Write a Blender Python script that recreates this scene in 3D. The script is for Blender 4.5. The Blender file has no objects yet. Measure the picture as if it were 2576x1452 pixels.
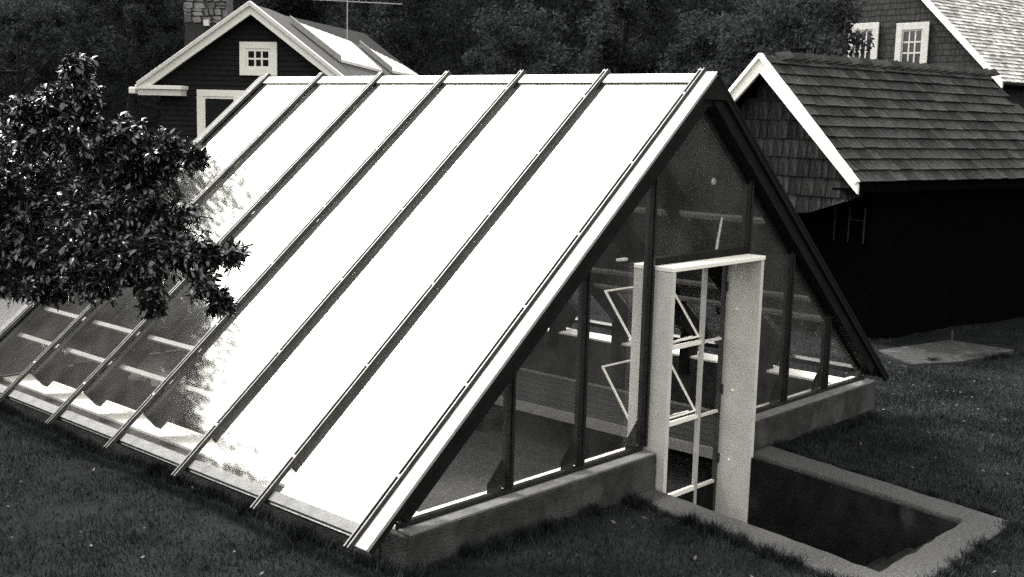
import bpy, math, random
import numpy as np
from mathutils import Matrix, Vector

# ------------------------------------------------------------------ camera, sky, sun, exposure
SC = bpy.context.scene
COL = SC.collection
S = 0.85                                   # metres per bay of the greenhouse (all builders work in bays)
CAM_O = np.array([-8.204, -5.425, 2.647])
CAM_R = np.array([0.67637, -0.73613, 0.02525])
CAM_D = np.array([-0.09013, -0.11674, -0.98906])
CAM_F = np.array([0.73102, 0.66670, -0.14530])
cam_d = bpy.data.cameras.new('camera')
cam = bpy.data.objects.new('camera', cam_d)
COL.objects.link(cam)
cam_d.sensor_width = 36.0
cam_d.lens = 2919.2 / 2576 * 36.0
cam_d.clip_start = 0.1
cam_d.clip_end = 2000
M = Matrix.Identity(4)
for i in range(3):
    M[i][0] = CAM_R[i]; M[i][1] = -CAM_D[i]; M[i][2] = -CAM_F[i]; M[i][3] = CAM_O[i] * S
cam.matrix_world = M
SC.camera = cam

SUN_EL, SUN_AZ = math.radians(50), math.radians(96)      # azimuth counted from +X towards +Y
world = bpy.data.worlds.new('World')
SC.world = world
world.use_nodes = True
nt = world.node_tree
bg = nt.nodes['Background']
sky = nt.nodes.new('ShaderNodeTexSky')
sky.sky_type = 'NISHITA'
sky.sun_disc = False
sky.sun_elevation = SUN_EL
sky.sun_rotation = math.pi / 2 - SUN_AZ
sky.dust_density = 6.0
sky.air_density = 1.0
sky.ozone_density = 1.0
hs = nt.nodes.new('ShaderNodeHueSaturation')
hs.inputs['Saturation'].default_value = 0.0
nt.links.new(sky.outputs[0], hs.inputs['Color'])
hz_ = nt.nodes.new('ShaderNodeMix'); hz_.data_type = 'RGBA'; hz_.blend_type = 'ADD'
hz_.inputs[0].default_value = 1.0; hz_.inputs[7].default_value = (2.3, 2.22, 2.02, 1)      # even milky overcast veil over the clear sky
nt.links.new(hs.outputs[0], hz_.inputs[6])
nt.links.new(hz_.outputs[2], bg.inputs['Color'])
bg.inputs['Strength'].default_value = 0.10

sun_d = bpy.data.lights.new('sun', 'SUN')
sun_d.energy = 2.0
sun_d.angle = math.radians(10)
sun_d.color = (1.0, 0.97, 0.90)
sun = bpy.data.objects.new('sun', sun_d)
COL.objects.link(sun)
sdir = Vector((math.cos(SUN_EL) * math.cos(SUN_AZ), math.cos(SUN_EL) * math.sin(SUN_AZ), math.sin(SUN_EL)))
sun.rotation_euler = sdir.to_track_quat('Z', 'Y').to_euler()
sun.location = (0, 20, 30)

vs = SC.view_settings
vs.view_transform = 'Standard'
vs.look = 'None'
vs.exposure = 1.9
vs.gamma = 1.0
vs.use_curve_mapping = False
SC.render.engine = 'CYCLES'
SC.cycles.max_bounces = 8
SC.cycles.transparent_max_bounces = 40
SC.cycles.use_denoising = False
SC.cycles.caustics_reflective = False
SC.cycles.caustics_refractive = False

rng = np.random.default_rng(7)
random.seed(7)


# ------------------------------------------------------------------ helpers
class MB:
    """collects faces in bay units; build() links them as one mesh object"""
    def __init__(self):
        self.v = []; self.f = []
    def quad_hull(self, pts):                     # 8 points: bottom loop 0-3, top loop 4-7
        b = len(self.v)
        self.v += [tuple(map(float, p)) for p in pts]
        for q in ((3, 2, 1, 0), (4, 5, 6, 7), (0, 1, 5, 4), (1, 2, 6, 5), (2, 3, 7, 6), (3, 0, 4, 7)):
            self.f.append(tuple(b + i for i in q))
        return self
    def box(self, x0, x1, y0, y1, z0, z1):
        return self.quad_hull([(x0, y0, z0), (x1, y0, z0), (x1, y1, z0), (x0, y1, z0),
                               (x0, y0, z1), (x1, y0, z1), (x1, y1, z1), (x0, y1, z1)])
    def obox(self, o, ax, ay, az_):               # corner + three edge vectors
        o, ax, ay, az_ = (np.asarray(t, float) for t in (o, ax, ay, az_))
        return self.quad_hull([o, o + ax, o + ax + ay, o + ay, o + az_, o + ax + az_, o + ax + ay + az_, o + ay + az_])
    def prism(self, poly, d):                     # planar polygon swept by vector d
        poly = [np.asarray(q, float) for q in poly]; d = np.asarray(d, float)
        b = len(self.v); n = len(poly)
        self.v += [tuple(q) for q in poly] + [tuple(q + d) for q in poly]
        self.f.append(tuple(range(b + n - 1, b - 1, -1)))
        self.f.append(tuple(range(b + n, b + 2 * n)))
        for i in range(n):
            j = (i + 1) % n
            self.f.append((b + i, b + j, b + n + j, b + n + i))
        return self
    def tube(self, pts, rad, n=8, caps=True):
        pts = [np.asarray(q, float) for q in pts]
        if not hasattr(rad, '__len__'): rad = [rad] * len(pts)
        b = len(self.v)
        for i, q in enumerate(pts):
            t = pts[min(i + 1, len(pts) - 1)] - pts[max(i - 1, 0)]
            t = t / (np.linalg.norm(t) + 1e-9)
            a = np.cross(t, (0, 0, 1.0) if abs(t[2]) < .9 else (1.0, 0, 0)); a /= np.linalg.norm(a)
            c = np.cross(t, a)
            for k in range(n):
                th = 2 * math.pi * k / n
                self.v.append(tuple(q + rad[i] * (math.cos(th) * a + math.sin(th) * c)))
        for i in range(len(pts) - 1):
            for k in range(n):
                k2 = (k + 1) % n
                self.f.append((b + i * n + k, b + i * n + k2, b + (i + 1) * n + k2, b + (i + 1) * n + k))
        if caps:
            self.f.append(tuple(b + k for k in range(n - 1, -1, -1)))
            e = b + (len(pts) - 1) * n
            self.f.append(tuple(e + k for k in range(n)))
        return self
    def ball(self, c, r, squash=1.0):
        b = len(self.v); c = np.asarray(c, float)
        for i in range(1, 4):
            ph = math.pi * i / 4
            for k in range(8):
                th = 2 * math.pi * k / 8
                self.v.append(tuple(c + r * np.array([math.sin(ph) * math.cos(th), math.sin(ph) * math.sin(th), squash * math.cos(ph)])))
        self.v.append(tuple(c + (0, 0, r * squash))); self.v.append(tuple(c - np.array((0, 0, r * squash))))
        t, u = b + 24, b + 25
        for k in range(8):
            k2 = (k + 1) % 8
            self.f += [(t, b + k, b + k2), (b + k, b + 8 + k, b + 8 + k2, b + k2), (b + 8 + k, b + 16 + k, b + 16 + k2, b + 8 + k2), (u, b + 16 + k2, b + 16 + k)]
        return self
    def build(self, name, m, parent=None, smooth=False, bevel=0.0, origin=None):
        me = bpy.data.meshes.new(name)
        o3 = np.zeros(3) if origin is None else np.asarray(origin, float)
        me.from_pydata([tuple((np.array(q) - o3) * S) for q in self.v], [], self.f)
        me.materials.append(m)
        if smooth:
            me.polygons.foreach_set('use_smooth', [True] * len(me.polygons))
        o = bpy.data.objects.new(name, me)
        COL.objects.link(o)
        if parent is not None:
            o.parent = parent
        o.location = Vector(o3 * S)
        if parent is not None:
            o.location = Vector(o3 * S) - wloc(parent)
        if bevel:
            b = o.modifiers.new('bevel', 'BEVEL'); b.width = bevel * S; b.segments = 2; b.limit_method = 'ANGLE'
        return o


def wloc(o):
    t = Vector((0, 0, 0))
    while o is not None:
        t = t + o.location; o = o.parent
    return t


def tag(o, label=None, cat=None, group=None, kind=None):
    if label: o['label'] = label
    if cat: o['category'] = cat
    if group: o['group'] = group
    if kind: o['kind'] = kind
    return o


def thing(name, label, cat, loc, group=None):
    o = bpy.data.objects.new(name, None)
    COL.objects.link(o)
    o.location = Vector(np.asarray(loc, float) * S)
    o.empty_display_size = 0.2
    return tag(o, label, cat, group)


def fast_mesh(name, V, F, m, parent=None, smooth=False, origin=(0, 0, 0)):
    """V (n,3) in bays, F (k,c) same-size faces"""
    me = bpy.data.meshes.new(name)
    V = (np.asarray(V, np.float32) - np.asarray(origin, np.float32)) * S
    F = np.asarray(F, np.int32); k, c = F.shape
    me.vertices.add(len(V)); me.vertices.foreach_set('co', V.ravel())
    me.loops.add(k * c); me.loops.foreach_set('vertex_index', F.ravel())
    me.polygons.add(k)
    me.polygons.foreach_set('loop_start', np.arange(0, k * c, c, dtype=np.int32))
    me.polygons.foreach_set('loop_total', np.full(k, c, dtype=np.int32))
    if smooth: me.polygons.foreach_set('use_smooth', np.ones(k, dtype=bool))
    me.update(); me.validate()
    me.materials.append(m)
    o = bpy.data.objects.new(name, me)
    COL.objects.link(o)
    if parent is not None: o.parent = parent
    o.location = Vector(np.asarray(origin, float) * S) - (wloc(parent) if parent is not None else Vector((0, 0, 0)))
    return o


def tone(v, warm=0.0):
    """black-and-white film: a grey, shadows a touch cool, whites a touch warm"""
    return (v * (1 + .02 * warm), v, v * (1 - .075 * warm), 1) if warm >= 0 else (v * (1 + .16 * warm), v, v * (1 - .10 * warm), 1)


def mat(name, a, b=None, scale=6.0, rough=.7, warm=0.0, bump=0.0, bump_scale=None, spec=.5, metal=0.0, stretch=(1, 1, 1),
        rand_obj=0.0, rand_island=0.0, spots=None, coords='Object', detail=6.0):
    m = bpy.data.materials.new(name); m.use_nodes = True
    n = m.node_tree; L = n.links
    p = n.nodes['Principled BSDF']
    p.inputs['Roughness'].default_value = rough
    p.inputs['Specular IOR Level'].default_value = spec
    p.inputs['Metallic'].default_value = metal
    b = a if b is None else b
    tc = n.nodes.new('ShaderNodeTexCoord')
    mp = n.nodes.new('ShaderNodeMapping'); mp.inputs['Scale'].default_value = stretch
    L.new(tc.outputs[coords], mp.inputs[0])
    ns = n.nodes.new('ShaderNodeTexNoise'); ns.inputs['Scale'].default_value = scale; ns.inputs['Detail'].default_value = detail
    ns.inputs['Roughness'].default_value = .65
    L.new(mp.outputs[0], ns.inputs['Vector'])
    rp = n.nodes.new('ShaderNodeValToRGB')
    rp.color_ramp.elements[0].position = .32; rp.color_ramp.elements[0].color = tone(a, warm)
    rp.color_ramp.elements[1].position = .68; rp.color_ramp.elements[1].color = tone(b, warm)
    L.new(ns.outputs['Fac'], rp.inputs[0])
    out = rp.outputs[0]
    if spots:                                     # (value, scale, threshold) stains with a shape of their own
        n2 = n.nodes.new('ShaderNodeTexNoise'); n2.inputs['Scale'].default_value = spots[1]; n2.inputs['Detail'].default_value = 8
        L.new(mp.outputs[0], n2.inputs['Vector'])
        r2 = n.nodes.new('ShaderNodeMapRange'); r2.inputs[1].default_value = spots[2]; r2.inputs[2].default_value = spots[2] + .1
        L.new(n2.outputs['Fac'], r2.inputs[0])
        mx = n.nodes.new('ShaderNodeMix'); mx.data_type = 'RGBA'
        L.new(r2.outputs[0], mx.inputs[0]); L.new(out, mx.inputs[6]); mx.inputs[7].default_value = tone(spots[0], warm)
        out = mx.outputs[2]
    def vary(sock, amount, out):
        mr = n.nodes.new('ShaderNodeMapRange')
        mr.inputs[3].default_value = 1 - amount; mr.inputs[4].default_value = 1 + amount
        L.new(sock, mr.inputs[0])
        mx = n.nodes.new('ShaderNodeMix'); mx.data_type = 'RGBA'; mx.blend_type = 'MULTIPLY'; mx.inputs[0].default_value = 1
        L.new(out, mx.inputs[6]); L.new(mr.outputs[0], mx.inputs[7])
        return mx.outputs[2]
    if rand_obj:
        oi = n.nodes.new('ShaderNodeObjectInfo'); out = vary(oi.outputs['Random'], rand_obj, out)
    if rand_island:
        ge = n.nodes.new('ShaderNodeNewGeometry'); out = vary(ge.outputs['Random Per Island'], rand_island, out)
    L.new(out, p.inputs['Base Color'])
    if bump:
        nb = n.nodes.new('ShaderNodeTexNoise'); nb.inputs['Scale'].default_value = bump_scale or scale * 4; nb.inputs['Detail'].default_value = 5
        L.new(mp.outputs[0], nb.inputs['Vector'])
        bp = n.nodes.new('ShaderNodeBump'); bp.inputs['Strength'].default_value = bump; bp.inputs['Distance'].default_value = .02
        L.new(nb.outputs['Fac'], bp.inputs['Height']); L.new(bp.outputs[0], p.inputs['Normal'])
    return m


def glass_mat(name, gain, trans, rough=0.0, ior=1.5, dust=.02, tint=(1, .995, .97)):
    m = bpy.data.materials.new(name); m.use_nodes = True
    n = m.node_tree; L = n.links
    for x in list(n.nodes): n.nodes.remove(x)
    o = n.nodes.new('ShaderNodeOutputMaterial')
    t = n.nodes.new('ShaderNodeBsdfTransparent'); t.inputs[0].default_value = (trans, trans, trans, 1)
    g = n.nodes.new('ShaderNodeBsdfGlossy'); g.inputs['Roughness'].default_value = rough; g.inputs[0].default_value = (*tint, 1)
    fr = n.nodes.new('ShaderNodeFresnel'); fr.inputs[0].default_value = ior
    ge = n.nodes.new('ShaderNodeNewGeometry')
    mm = n.nodes.new('ShaderNodeMath'); mm.operation = 'MULTIPLY'; mm.use_clamp = True; mm.inputs[1].default_value = gain
    L.new(fr.outputs[0], mm.inputs[0])
    bf = n.nodes.new('ShaderNodeMath'); bf.operation = 'SUBTRACT'; bf.inputs[0].default_value = 1.0
    L.new(ge.outputs['Backfacing'], bf.inputs[1])
    m2 = n.nodes.new('ShaderNodeMath'); m2.operation = 'MULTIPLY'
    L.new(mm.outputs[0], m2.inputs[0]); L.new(bf.outputs[0], m2.inputs[1])
    mx = n.nodes.new('ShaderNodeMixShader')
    df_ = n.nodes.new('ShaderNodeBsdfDiffuse'); df_.inputs[0].default_value = (.55, .54, .51, 1)
    du_ = n.nodes.new('ShaderNodeTexNoise'); du_.inputs['Scale'].default_value = 3.0; du_.inputs['Detail'].default_value = 6
    tc_ = n.nodes.new('ShaderNodeTexCoord'); L.new(tc_.outputs['Object'], du_.inputs['Vector'])
    mr_ = n.nodes.new('ShaderNodeMapRange'); mr_.inputs[1].default_value = .35; mr_.inputs[2].default_value = .75
    mr_.inputs[3].default_value = dust * .5; mr_.inputs[4].default_value = dust * 1.6
    L.new(du_.outputs['Fac'], mr_.inputs[0])
    md = n.nodes.new('ShaderNodeMixShader'); L.new(mr_.outputs[0], md.inputs[0]); L.new(t.outputs[0], md.inputs[1]); L.new(df_.outputs[0], md.inputs[2])
    L.new(m2.outputs[0], mx.inputs[0]); L.new(md.outputs[0], mx.inputs[1]); L.new(g.outputs[0], mx.inputs[2])
    L.new(mx.outputs[0], o.inputs[0])
    return m


def at(x, y, depth):                              # design aid: a point at a depth along the view axis, in bays
    return CAM_O + depth * (CAM_F + (x - 1288) / 2919.2 * CAM_R + (y - 726) / 2919.2 * CAM_D)


def azv(a):
    a = math.radians(a); return np.array([math.cos(a), math.sin(a), 0.0])


ZV = np.array([0, 0, 1.0])

# ------------------------------------------------------------------ materials
M_ground = mat('lawn_soil', .008, .018, 3, .95, -.5, .6, 40, spec=.0)
M_grass = mat('grass_blades', .010, .036, 1.7, .8, -.6, rand_island=.7, spec=.03)
M_conc = mat('old_concrete', .032, .075, 42, .92, .2, .8, 90, spots=(.055, 2.2, .52), spec=.2)
M_conc_dark = mat('dark_concrete', .022, .048, 9, .92, .1, .8, 70, spots=(.062, 3, .56), spec=.1)  # darker concrete with paler blotches
M_pit_shade = mat('pit_shade', .007, .018, 5, .9, 0, .6, 40, spots=(.034, 3, .58), spec=.03)  # pit's unlit darkness put into the colour of floor, steps and wall sheets
M_cap = mat('concrete_capping', .09, .16, 9, .9, .3, .4, 60)
M_inner = mat('grey_boarding', .075, .115, 4, .8, 0, .2, 40, stretch=(1, .3, 1), spec=.2)
M_white = mat('white_paint', .80, .87, 12, .5, 1.1, .1, 80)
M_white_old = mat('weathered_white_paint', .58, .70, 9, .55, .8, .15, 70)
M_alu = mat('weathered_aluminium', .045, .09, 14, .45, .5, .1, 60, metal=.6)
M_cream = mat('faded_cream_paint', .34, .46, 9, .6, .8, .15, 70)
M_alu_dk = mat('dark_bronze_aluminium', .012, .022, 14, .35, 0, .1, 60, metal=.3)
M_flash = mat('pale_flashing', .22, .34, 10, .55, .7, .2, 90)
M_jamb = mat('greyed_white_paint', .46, .56, 9, .55, .9, .15, 70)
M_screw = mat('bright_screw_head', .85, .95, 10, .3, .6)
M_beam = mat('dark_stained_timber', .004, .009, 8, .8, 0, .3, 40, spec=.1)
M_bench = mat('bench_timber', .025, .05, 10, .8, .3, .3, 40)
M_edge = mat('pale_bench_edge', .20, .30, 10, .7, .6, .2, 40)
M_soil = mat('bed_soil', .05, .09, 12, .95, 0, .8, 30)
M_roofglass = glass_mat('roof_glass', 1.7, .80, rough=.042, dust=.04, tint=(1, .99, .90))
M_glass = glass_mat('front_glass', .9, .88, dust=.045)
M_shake = mat('grey_cedar_shingle', .011, .040, 14, .8, 0, .6, 30, rand_obj=.5, stretch=(1, 1, 1), spec=.06)
M_wshake = mat('cedar_wall_shake', .003, .05, 16, .95, 0, .7, 30, spec=.03, rand_obj=.35, stretch=(1.6, 1.6, .22))
M_dark = mat('dark_shaded_boards', .0015, .003, 8, .95, 0, .3, 40, spec=.0)  # dark stain, with the shed's deep eave shade put into the near-black colour
M_clap = mat('dark_clapboard', .008, .015, 8, .8, 0, .2, 40, spec=.15)
M_dkroof = mat('dark_roofing', .02, .04, 14, .9, 0, .4, 40)
M_panel = mat('pale_roof_panel', .74, .84, 9, .22, .7, .05, 40, spec=.9)
M_stone = mat('field_stone', .07, .22, 7, .9, .2, .7, 25, rand_obj=.5)
M_mortar = mat('mortar', .06, .10, 9, .95, .2, .4, 30)
M_render = mat('chimney_render', .02, .035, 6, .95, .2, .4, 30)
M_pane = mat('window_pane', .012, .02, 4, .08, -.3, spec=.7)
M_sroof = mat('silvered_shingle', .22, .44, 5, .6, .5, .4, 30, rand_island=.5)
M_wallsh = mat('dark_wall_shingle', .010, .020, 8, .98, 0, .4, 30, rand_island=.4)
M_leaf = mat('apple_leaf', .006, .020, 5, .25, -.6, rand_island=.7, spec=.9)
M_bark = mat('bark', .006, .014, 10, .9, 0, .8, 30)
M_far = mat('far_leaves', .026, .042, .5, .8, -.5, rand_island=.40, spec=.03)
def translucent(m, fac):
    n = m.node_tree; p = n.nodes['Principled BSDF']; o = n.nodes['Material Output']
    t = n.nodes.new('ShaderNodeBsdfTranslucent')
    n.links.new(p.inputs['Base Color'].links[0].from_socket, t.inputs[0])
    mx = n.nodes.new('ShaderNodeMixShader'); mx.inputs[0].default_value = fac
    n.links.new(p.outputs[0], mx.inputs[1]); n.links.new(t.outputs[0], mx.inputs[2]); n.links.new(mx.outputs[0], o.inputs[0])
translucent(M_far, .45)
M_hill = mat('hill_soil', .010, .02, 1, .95, -.3)
M_gravel = mat('gravel', .04, .16, 30, .9, .4, .8, 60)
M_iron = mat('iron', .05, .08, 8, .5, 0, metal=.5)
M_lamp = mat('white_glass_bulb', .8, .85, 5, .2, .5)

# ------------------------------------------------------------------ ground
def ground_z(v, u):
    z = np.interp(v, [-3, -1, 1, 3.4, 7, 9, 20], [-.275, -.335, -.345, -.42, -.62, -.70, -.75])
    s = (v + u) / 1.41421
    d = np.sqrt((v - 2) ** 2 + (u - 2) ** 2)
    far = np.maximum(s - 30, 0) * .30 + np.maximum(-(v + 16), 0) * .10 + np.maximum(v - 30, 0) * .15
    bump = .018 * np.sin(v * 2.1 + .6 * np.sin(u * 1.7)) * np.sin(u * 1.9 + .5) + .01 * np.sin(5.3 * v + 1) * np.sin(4.7 * u)
    return z + far * np.minimum(1, d / 40) + bump

WELL_OUT = np.array([(1.18, -.14), (.70, -2.56), (-1.36, -2.58), (-.93, -.14)])     # outer outline of the areaway
WELL_IN = np.array([(.82, -.14), (.46, -2.26), (-1.00, -2.26), (-.66, -.14)])
def inside(poly, v, u):
    c = np.ones(np.shape(v), bool)
    n = len(poly)
    for i in range(n):
        a, b = poly[i], poly[(i + 1) % n]
        c &= ((b[0] - a[0]) * (u - a[1]) - (b[1] - a[1]) * (v - a[0])) <= 0
    return c

def axis(lo, hi, core0, core1, step):
    a = list(np.arange(core0, core1 + 1e-6, step))
    x = core1; st = step
    while x < hi: st *= 1.18; x += st; a.append(x)
    x = core0; st = step
    while x > lo: st *= 1.18; x -= st; a.insert(0, x)
    return np.array(a)
gx = axis(-140, 200, -6, 11, .1); gy = axis(-140, 200, -4.5, 8, .1)
GX, GY = np.meshgrid(gx, gy)
GV = np.stack([GX, GY, ground_z(GX, GY)], -1).reshape(-1, 3)
nx = len(gx)
ii, jj = np.meshgrid(np.arange(nx - 1), np.arange(len(gy) - 1))
cx = (GX[:-1, :-1] + GX[1:, 1:]) / 2; cy = (GY[:-1, :-1] + GY[1:, 1:]) / 2
mid = WELL_OUT * .82 + WELL_IN * .18
hole = inside(mid, cx, cy) | ((np.abs(cx) < 3.28) & (cy > -.03) & (cy < 6.03)) | ((cx > -.8) & (cx < 1.0) & (cy > -.3) & (cy < 0))
keep = ~hole
a = (jj * nx + ii)[keep]
GF = np.stack([a, a + 1, a + 1 + nx, a + nx], -1)
tag(fast_mesh('lawn', GV, GF, M_ground, smooth=True), kind='structure')

# grass blades on the part of the lawn the photo shows
def grass(n, v0, v1, u0, u1, h, w, name_seed):
    r = np.random.default_rng(name_seed)
    v = r.uniform(v0, v1, n); u = r.uniform(u0, u1, n)
    k = ~(inside(WELL_OUT * 1.0, v, u) | ((np.abs(v) < 3.36) & (u > -.17) & (u < 6.2)))
    pad = (v > 7.45) & (v < 9.5) & (u > .6) & (u < 2.0)
    k &= ~((v > 7.6) & (u > 1.2 - (v - 7.6) * .1) & (v < 9.9) & (u < 2.2))
    P = np.stack([v, u, v * 0], -1) - CAM_O
    P[:, 2] = -2.95
    dep = P @ CAM_F; X = P @ CAM_R / dep; Y = P @ CAM_D / dep
    k &= (dep > 2) & (np.abs(X) < .47) & (Y < .30)
    v, u = v[k], u[k]
    # tufts and thin places
    dens = .5 + .5 * np.sin(v * 3.1 + np.sin(u * 2.3)) * np.sin(u * 3.7 + 1.3 * np.sin(v * 1.9))
    k = r.uniform(0, 1, len(v)) < .45 + .55 * dens
    v, u, dens = v[k], u[k], dens[k]
    m = len(v)
    th = r.uniform(0, 2 * np.pi, m); lean = r.uniform(.1, .8, m) * h
    hh = h * r.uniform(.45, 1.25, m) * (.7 + .5 * dens)
    z = ground_z(v, u) - .004
    ca, sa = np.cos(th), np.sin(th)
    ph = th + r.normal(0, .6, m) + np.pi / 2
    A = np.stack([v - w * ca, u - w * sa, z], -1); B = np.stack([v + w * ca, u + w * sa, z], -1)
    C = np.stack([v + lean * np.cos(ph), u + lean * np.sin(ph), z + hh], -1)
    V = np.stack([A, B, C], 1).reshape(-1, 3)
    return V
gv = np.concatenate([grass(260000, -6, 1.5, -4.5, 8, .042, .0042, 1), grass(200000, -1, 7, -4.5, 2.5, .042, .0042, 2), grass(90000, 1, 12, -4, 6, .045, .006, 3)])
g = fast_mesh('grass', gv, np.arange(len(gv)).reshape(-1, 3), M_grass)
tag(g, 'short dark mown grass around the greenhouse and areaway', 'grass', kind='stuff')

def tufts():
    r = np.random.default_rng(9); segs = [((-3.5, -.17), (-.95, -.17)), ((1.2, -.17), (3.45, -.17)), ((3.42, -.15), (3.42, 2.5)), ((1.21, -.2), (.74, -2.56)), ((-.98, -.2), (-1.40, -2.56)), ((.70, -2.6), (-1.38, -2.62)), ((-3.40, -.1), (-3.40, 6)), ((7.8, 1.1), (9.6, .4))]
    out = []
    for p, q in segs:
        p, q = np.array(p), np.array(q); L_ = np.linalg.norm(q - p); n = int(L_ * 1500)
        t = r.uniform(0, 1, n); t += .02 * np.sin(t * 60)
        nrm_ = np.array([q[1] - p[1], p[0] - q[0]]) / L_
        off = np.abs(r.normal(0, .045, n)); sgn = -1 if nrm_ @ (np.array([0, 1.5]) - (p + q) / 2) > 0 and p[1] > -.3 else 1
        P = p + (q - p) * t[:, None] + nrm_ * (off * sgn)[:, None] * np.where(r.uniform(0, 1, n) < .85, 1, -.6)[:, None]
        clump = (.35 + .65 * (np.sin(t * L_ * 7 + 2 * np.sin(t * L_ * 3.1)) > -.2)) * r.uniform(.4, 1.3, n)
        hh = .085 * clump; th = r.uniform(0, 6.28, n); w = .0045; ph = th + 1.57 + r.normal(0, .7, n); le = r.uniform(.1, 1.0, n) * hh
        z = ground_z(P[:, 0], P[:, 1]) - .005
        A = np.stack([P[:, 0] - w * np.cos(th), P[:, 1] - w * np.sin(th), z], -1); B = np.stack([P[:, 0] + w * np.cos(th), P[:, 1] + w * np.sin(th), z], -1)
        C = np.stack([P[:, 0] + le * np.cos(ph), P[:, 1] + le * np.sin(ph), z + hh], -1)
        out.append(np.stack([A, B, C], 1).reshape(-1, 3))
    return np.concatenate(out)
tv = tufts()
tag(fast_mesh('edge_grass', tv, np.arange(len(tv)).reshape(-1, 3), M_grass), 'ragged longer grass along the walls', 'grass', kind='stuff')
def litter(n):
    r = np.random.default_rng(14)
    v = r.uniform(-5.5, 8, n); u = r.uniform(-4, 4, n)
    k = ~(inside(WELL_OUT, v, u) | ((np.abs(v) < 3.45) & (u > -.2) & (u < 6.2))); v, u = v[k], u[k]; n = len(v)
    s_ = r.uniform(.010, .026, n); th = r.uniform(0, 6.28, n); z = ground_z(v, u) + r.uniform(.015, .045, n)
    d = np.stack([np.cos(th), np.sin(th), r.uniform(-.5, .5, n)], -1) * s_[:, None]; e = np.stack([-np.sin(th), np.cos(th), r.uniform(-.5, .5, n)], -1) * (s_ * .45)[:, None]
    c = np.stack([v, u, z], -1)
    return np.stack([c - d, c - e, c + d, c + e], 1).reshape(-1, 3)
lv = litter(650)
tag(fast_mesh('fallen_leaves', lv, np.arange(len(lv)).reshape(-1, 4), mat('dry_leaf', .012, .07, 2, .7, .2, rand_island=.8)), 'small fallen leaves scattered over the lawn', 'leaves', kind='stuff')

# pale gravel beyond the far end of the greenhouse
gp = []
r = np.random.default_rng(5)
ring = [(-3.2, 9.2), (-1.2, 9.0), (.8, 10.6), (1.6, 13.0), (.6, 14.6), (-1.8, 13.6), (-3.4, 11.4)]
b = MB(); b.v = [(q[0], q[1], float(ground_z(q[0], q[1])) + .045) for q in ring]; b.f = [tuple(range(len(ring)))]
tag(b.build('gravel_path', M_gravel), kind='structure')

# ------------------------------------------------------------------ greenhouse
H, A_, SL = 3.037, 3.63, 3.037 / 3.63
CS, SN = A_ / math.hypot(H, A_), H / math.hypot(H, A_)
LEN = 6.0
gh = thing('greenhouse', 'sunken gable greenhouse with pale reflecting glass roof and dark glazed front', 'greenhouse', (0, 0, -.27))

def slope_pt(side, v, off):                       # point on the slope at plan distance v, lifted off along the normal
    return np.array([side * (v + off * SN), 0.0, H - SL * v + off * CS])

def slope_bar(mb, side, v0, v1, u0, u1, o0, o1):
    p = [slope_pt(side, v0, o0), slope_pt(side, v1, o0), slope_pt(side, v0, o1), slope_pt(side, v1, o1)]
    y0, y1 = np.array([0, u0, 0]), np.array([0, u1, 0])
    mb.quad_hull([p[0] + y0, p[1] + y0, p[1] + y1, p[0] + y1, p[2] + y0, p[3] + y0, p[3] + y1, p[2] + y1])
    return mb

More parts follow.
